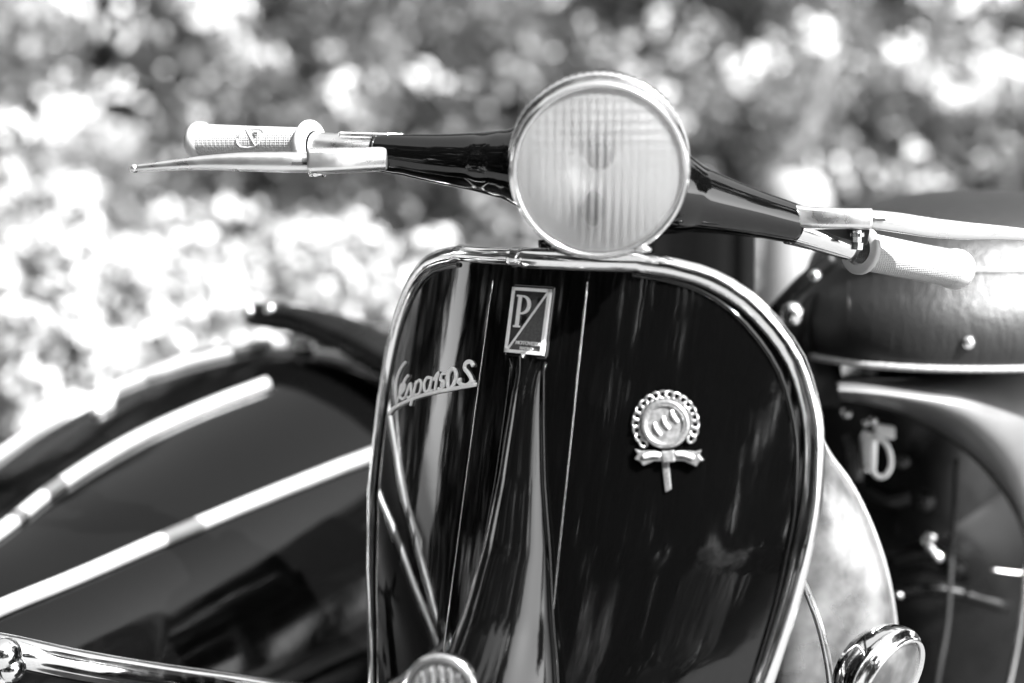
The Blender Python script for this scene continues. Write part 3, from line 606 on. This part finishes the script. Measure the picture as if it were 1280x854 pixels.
# black body panel behind, its dark reflection shaped as a bay
g = []
for j, py in enumerate(np.linspace(470, 1150, 18)):
    g.append([at(px, py, .52 + .10 * ((px - 1170) / 180) ** 2 + .02 * math.sin(j * .8)) for px in np.linspace(1000, 1420, 18)])
obj('body_panel', patch(g), 'inner_black', scooter, solid=.004)
bay = obj('bay_ridge', join(tube([at(1075, 610, .46), at(1110, 625, .45), at(1135, 618, .45)], .011, 10, 4), tube([at(1110, 700, .47), at(1160, 690, .46), at(1200, 715, .46)], .010, 10, 4), tube([at(1120, 742, .47), at(1180, 738, .46), at(1260, 760, .47)], .008, 10, 4)), 'inner_black', scooter)
latch = obj('latch', bevel_poly(at(1087, 565, .40), Vector((1, 0, .02)).normalized(), UP, -FW, [(-.009, -.021), (.004, -.023), (.006, .020), (-.006, .024), (-.011, .015)], .014, .002), 'satin_metal', scooter, smooth=False, bevel=.002)
obj('ring', tube([at(1090, 548, .375), at(1105, 552, .372), at(1113, 568, .37), at(1113, 585, .37), at(1104, 596, .372), at(1093, 592, .374), at(1090, 575, .375), at(1090, 548, .375)], .0028, 10, 4), 'badge_silver', latch)
obj('clasp', box(at(1105, 539, .385), Vector((1, 0, -.15)).normalized(), UP, FW, .011, .007, .006), 'badge_silver', latch, bevel=.002, smooth=False)
obj('screw', ball(at(1091, 526, .385), .0052, 8), 'chrome', latch); obj('screw', ball(at(1082, 529, .388), .004, 8), 'chrome', latch)
obj('side_clip', tube([at(1060, 545, .42), at(1068, 565, .41), at(1070, 600, .41)], [.006, .009, .008], 10, 4), 'dark_metal', latch)
obj('clip_nub', ball(at(1128, 577, .42), .007, 8, (1.2, 1, 1)), 'dark_metal', latch)
obj('fuel_tap', join(ball(at(1156, 626, .44), .0115, 10)), 'dark_metal', scooter)
obj('valve', join(tube([at(1156, 674, .44), at(1162, 684, .43), at(1171, 695, .43)], .0055, 10, 3), ball(at(1163, 671, .435), .007, 8), ball(at(1172, 696, .43), .0065, 8)), 'chrome', scooter)
obj('rivet', ball(at(1124, 744, .40), .0042, 8), 'chrome', scooter)
obj('cable', tube([at(1196, 575, .47), at(1193, 640, .45), at(1189, 700, .44), at(1184, 780, .43), at(1170, 860, .42), at(1160, 960, .44)], .0032, 8, 6), 'black_rubber', scooter)
obj('bay_lip', tube([at(1300, 640, .42), at(1284, 700, .40), at(1278, 760, .39), at(1262, 850, .38), at(1240, 930, .38)], .0035, 8, 6), 'chrome', scooter)
obj('bay_strip', tube([at(1238, 712, .44), at(1270, 716, .44), at(1300, 716, .45)], .0016, 6, 4), 'satin_metal', scooter)
# pale deflector panel behind the shield's edge
edge = spline([Vector((a, b_, 0)) for a, b_ in [(1024, 545), (1040, 572), (1062, 602), (1084, 645), (1104, 700), (1116, 755), (1119, 800), (1112, 870)]], 5); g = []
for k in np.linspace(0, 1, 12):
    g.append([at(p.x * k + (985 - (p.y - 545) * .06) * (1 - k), p.y + 8 * math.sin(k * 3), .20 - .055 * math.sin(math.pi * (.15 + .6 * k)) + .04 * k) for p in edge])
defl = obj('deflector_panel', patch(g), 'pale_panel', scooter, solid=.002); defl['label'] = 'pale polished curved panel with thin bead edge behind the leg shield'
obj('edge_bead', tube(g[-1], .0024, 8), 'satin_metal', defl)
obj('guard_rod', tube([at(975, 690, -.055), at(1000, 722, .0), at(1014, 752, .02), at(1028, 795, .02), at(1038, 850, .025), at(1042, 930, .03)], .0034, 10, 5), 'satin_metal', scooter)
obj('panel_stay', tube([at(960, 640, -.06), at(985, 650, .05), at(1000, 660, .175)], .005, 8, 4), 'inner_black', defl)
# side lamps
lc = at(1103, 850, -.02); la = Vector((.66, -.68, -.30)).normalized()
lamp = obj('side_lamp', lathe(lc, la, [(.001, -.03), (.03, -.028), (.043, -.016), (.0470, -.006), (.0478, 0), (.0468, .004), (.0445, .0045), (.0440, .008), (.0425, .0105), (.0405, .0105), (.0400, .006)], 48), 'chrome', scooter)
obj('lamp_glass', lathe(lc, la, [(.0402, .006), (.036, .0095), (.024, .013), (.012, .0145), (.0001, .015)], 40), 'pale_panel', lamp)
obj('lamp_stalk', tube([lc - la * .02, at(1075, 940, .04), L(.12, .05, -.45)], .008, 12, 5), 'chrome', lamp)
lc = at(551, 862, -.17); la = Vector((-.10, -1, .10)).normalized()
lamp = obj('fog_lamp', lathe(lc, la, [(.001, -.03), (.016, -.028), (.025, -.014), (.0262, -.003), (.0262, .002), (.0245, .0045), (.0225, .004), (.022, .0)], 48), 'chrome', scooter)
obj('lamp_reflector', lathe(lc, la, [(.022, 0), (.018, -.006), (.010, -.011), (.0001, -.012)], 32), 'reflector', lamp)
obj('lamp_lens', fluted(lc, la, .0222, .006, .0025, .0009, .0064, 0, 14, 96), 'thin_lens', lamp)
obj('lamp_gasket', lathe(lc, la, [(.0226, .0040), (.0226, .0052), (.0196, .0052), (.0196, .0030)], 40), 'black_rubber', lamp)
_, fa_, fb_ = basis(la)
for k in (-2, -1, 0, 1, 2): obj('lens_rib', tube([lc + la * (.0062 - .4 * .0001 * (k * k)) + fb_ * k * .0066 + fa_ * y for y in np.linspace(-1, 1, 7) * math.sqrt(.0190 ** 2 - (k * .0066) ** 2)], .0011, 6), 'dark_metal', lamp)
obj('lamp_bulb', ball(lc - la * .004, .0065, 8), 'dark_metal', lamp)
obj('lamp_stalk', tube([lc - la * .02, lc + Vector((.02, .06, -.05)), L(-.05, .0, -.42)], .006, 12, 5), 'chrome', lamp)
# floor, wheels, mudguard, tail (below and behind what the frame shows)
fl = []
for v in np.linspace(-.02, .62, 10):
    fl.append([G(u, v + .06, .29 + (.02 if abs(u) > .17 else 0)) for u in np.linspace(-.2, .2, 9)])
obj('floorboard', patch(fl), 'black_paint', scooter, solid=.012)
def wheel(c, ax, r_, wd, parent):
    wh = obj('wheel', lathe(c, ax, [(r_ * .62, -wd), (r_ * .85, -wd * 1.05), (r_ * .97, -wd * .6), (r_, 0), (r_ * .97, wd * .6), (r_ * .85, wd * 1.05), (r_ * .62, wd)], 48), 'black_rubber', parent)
    obj('rim', lathe(c, ax, [(.001, -wd * .5), (r_ * .3, -wd * .6), (r_ * .55, -wd * .9), (r_ * .64, -wd), (r_ * .64, wd), (r_ * .55, wd * .9), (r_ * .3, wd * .6), (.001, wd * .5)], 40), 'sky_grey_and_rim_paint', wh)
LAT = Vector((CS, -SN, 0))
fa = (LAT + Vector((.35, .2, 0))).normalized()
wheel(G(0, -.12, .20), fa, .20, .045, scooter); wheel(G(0, 1.05, .20), LAT, .20, .045, scooter)
obj('fork', tube([G(0, -.02, .50), G(.03, -.06, .38), G(.065, -.12, .20), G(.0, -.12, .20)], .018, 12, 5), 'black_paint', scooter)
mg = []
for i in range(17):
    th = R(-10 + 170 * i / 16); c0 = G(0, -.12, .22); fwd = Vector((fa.y, -fa.x, 0)); fwd = fwd if fwd.y < 0 else -fwd
    p = c0 + fwd * math.cos(th) * .235 + Vector((0, 0, 1)) * math.sin(th) * .215
    mg.append([p + fa * .075 * math.sin(a) - (p - c0).normalized() * .07 * (1 - math.cos(a)) for a in np.linspace(-1.5, 1.5, 13)])
obj('front_mudguard', patch(mg), 'black_paint', scooter, solid=.002)
bd = []
for v, a, zt, zb in [(.82, .10, .66, .28), (.88, .18, .72, .26), (.95, .21, .72, .24), (1.0, .22, .70, .24), (1.2, .18, .62, .28), (1.38, .10, .50, .30), (1.42, .03, .42, .34)]:
    bd.append([G(a * math.copysign(abs(math.cos(t_)) ** .8, math.cos(t_)), v, (zt + zb) / 2 + (zt - zb) / 2 * math.copysign(abs(math.sin(t_)) ** .8, math.sin(t_))) for t_ in np.linspace(0, 2 * math.pi, 25)[:-1]])
obj('rear_body', rings(bd), 'black_paint', scooter)

# ---- black bag behind the steering column
bag = thing('hanging_bag', 'black cloth bag with soft folds hanging behind the headlamp', 'bag', at(870, 330, .30))
g = []
for py in np.linspace(262, 560, 14):
    ring = []
    for k in range(48):
        a = 2 * math.pi * k / 48; x = 868 + 76 * math.copysign(abs(math.cos(a)) ** .5, math.cos(a)) - (py - 290) * .02; yy = .33 + .055 * math.copysign(abs(math.sin(a)) ** .6, math.sin(a)) + .006 * math.sin(x * .16) * (math.sin(a) < 0)
        ring.append(at(x, py, yy))
    g.append(ring)
obj('pouch', rings(g), 'cloth_black', bag)
obj('handle', tube([at(835, 268, .33), at(840, 235, .30), at(870, 225, .28), at(905, 240, .30), at(910, 268, .33)], .006, 10, 5), 'cloth_black', bag)

# ================================================================== SIDECAR
sb = G(-.66, .3, 0); sidecar = thing('sidecar', 'glossy black torpedo sidecar with pale chrome strips along its nose', 'sidecar', (sb.x, sb.y, 0))
ST = [(-.80, .02, .46, .40), (-.78, .07, .49, .36), (-.70, .13, .515, .31), (-.55, .195, .54, .26), (-.30, .255, .578, .22), (-.09, .285, .604, .21), (.10, .302, .652, .20), (.28, .315, .708, .20), (.36, .325, .730, .20), (.55, .325, .70, .20), (.85, .31, .68, .22), (1.1, .26, .62, .26), (1.35, .16, .52, .32), (1.45, .04, .44, .38)]
vv = np.linspace(-.80, 1.45, 70); sr = []
for v in vv:
    a = lerp([(s_[0], s_[1]) for s_ in ST], v); zt = lerp([(s_[0], s_[2]) for s_ in ST], v); zb = lerp([(s_[0], s_[3]) for s_ in ST], v); zm = zb + (zt - zb) * .40
    row = []
    for t_ in np.linspace(0, 2 * math.pi, 65)[:-1]:
        x = math.copysign(abs(math.cos(t_)) ** .8, math.cos(t_)); y = math.copysign(abs(math.sin(t_)) ** .8, math.sin(t_))
        row.append(G(-.66 + a * x, v, zm + ((zt - zm) if y > 0 else (zm - zb)) * y))
    sr.append(row)
hull = obj('hull', rings(sr), 'sidecar_paint', sidecar, sub=1)
HT = bvh(hull)
def strip(pts, r_, name='nose_strip_and_highlight', m='strip_metal', off=.003, parent=sidecar):
    q = []
    for p in spline([Vector((a, b_, 0)) for a, b_ in pts], 6):
        h, n = cast(HT, p.x, p.y)
        if h is None: h, n = HT.find_nearest(at(p.x, p.y, .45 + .0008 * p.x))[:2]; n = n if n.z > 0 else -n
        q.append(h + n * off)
    return obj(name, tube(q, r_, 12), m, parent)
strip([(-120, 660), (-60, 615), (0, 572), (60, 531), (130, 495), (190, 470), (236, 452)], .0075)
strip([(-160, 775), (-80, 722), (0, 668), (70, 613), (160, 557), (250, 515), (335, 482)], .0085)
strip([(-160, 833), (-80, 800), (0, 763), (100, 722), (230, 665), (350, 615), (470, 568), (560, 535)], .0085)
strip([(110, 497), (180, 474), (250, 452), (355, 428)], .0070)  # not a moulding: highlight along the hull shoulder modelled as a bright strip
h_, n_ = cast(HT, 380, 438)
if h_: obj('hinge', join(ball(h_ + n_ * .004, .011, 10, (1.3, 1, .8)), ball(h_ + n_ * .018 + Vector((-.004, 0, .008)), .008, 8)), 'chrome', sidecar)
# padded cockpit rim
lip = blade([(at(306, 399, .66), .010, .012), (at(316, 394, .66), .015, .022), (at(345, 396, .65), .016, .03), (at(385, 402, .63), .017, .035), (at(430, 417, .60), .018, .04), (at(475, 440, .57), .019, .04), (at(530, 475, .54), .020, .04), (at(600, 520, .52), .02, .05)], 'cockpit_lip', 'inner_black', sidecar, .7)
obj('lip_strip', tube([at(362, 385, .655), at(385, 389, .645), at(412, 398, .635)], .0065, 8, 4), 'strip_metal', lip)
ring = [G(-.600 + .215 * math.cos(t_), .66 + .27 * math.sin(t_), .70) for t_ in np.linspace(0, 2 * math.pi, 61)]
obj('cockpit_rim', tube(ring, .017, 16), 'leather', sidecar)
obj('rim_stud', ball(at(311, 390, .64), .009, 10), 'chrome', lip); obj('rim_stud', ball(at(338, 387, .625), .0075, 10), 'chrome', lip)
# bumper tube, wheel and struts
obj('bumper', tube([at(-260, 790, .10), at(-120, 795, .02), at(0, 812, .0), at(100, 832, .03), at(200, 848, .07), at(300, 861, .12), at(420, 880, .2)], .0135, 20, 6), 'chrome', sidecar)
obj('bumper_clamp', join(ball(at(6, 818, -.02), .014, 10), ball(at(14, 836, -.02), .012, 10), tube([at(4, 815, -.02), at(0, 880, -.02)], .010, 10)), 'chrome', sidecar)
wheel(G(-1.06, .75, .20), LAT, .20, .045, sidecar)
obj('axle', tube([G(-1.05, .75, .20), G(-.2, .75, .24)], .018, 12), 'black_paint', sidecar)
for a, b_ in ((G(-.45, .15, .24), G(-.1, .2, .27)), (G(-.45, .9, .26), G(-.12, .9, .30))): obj('strut', tube([a, b_], .014, 12), 'black_paint', sidecar)
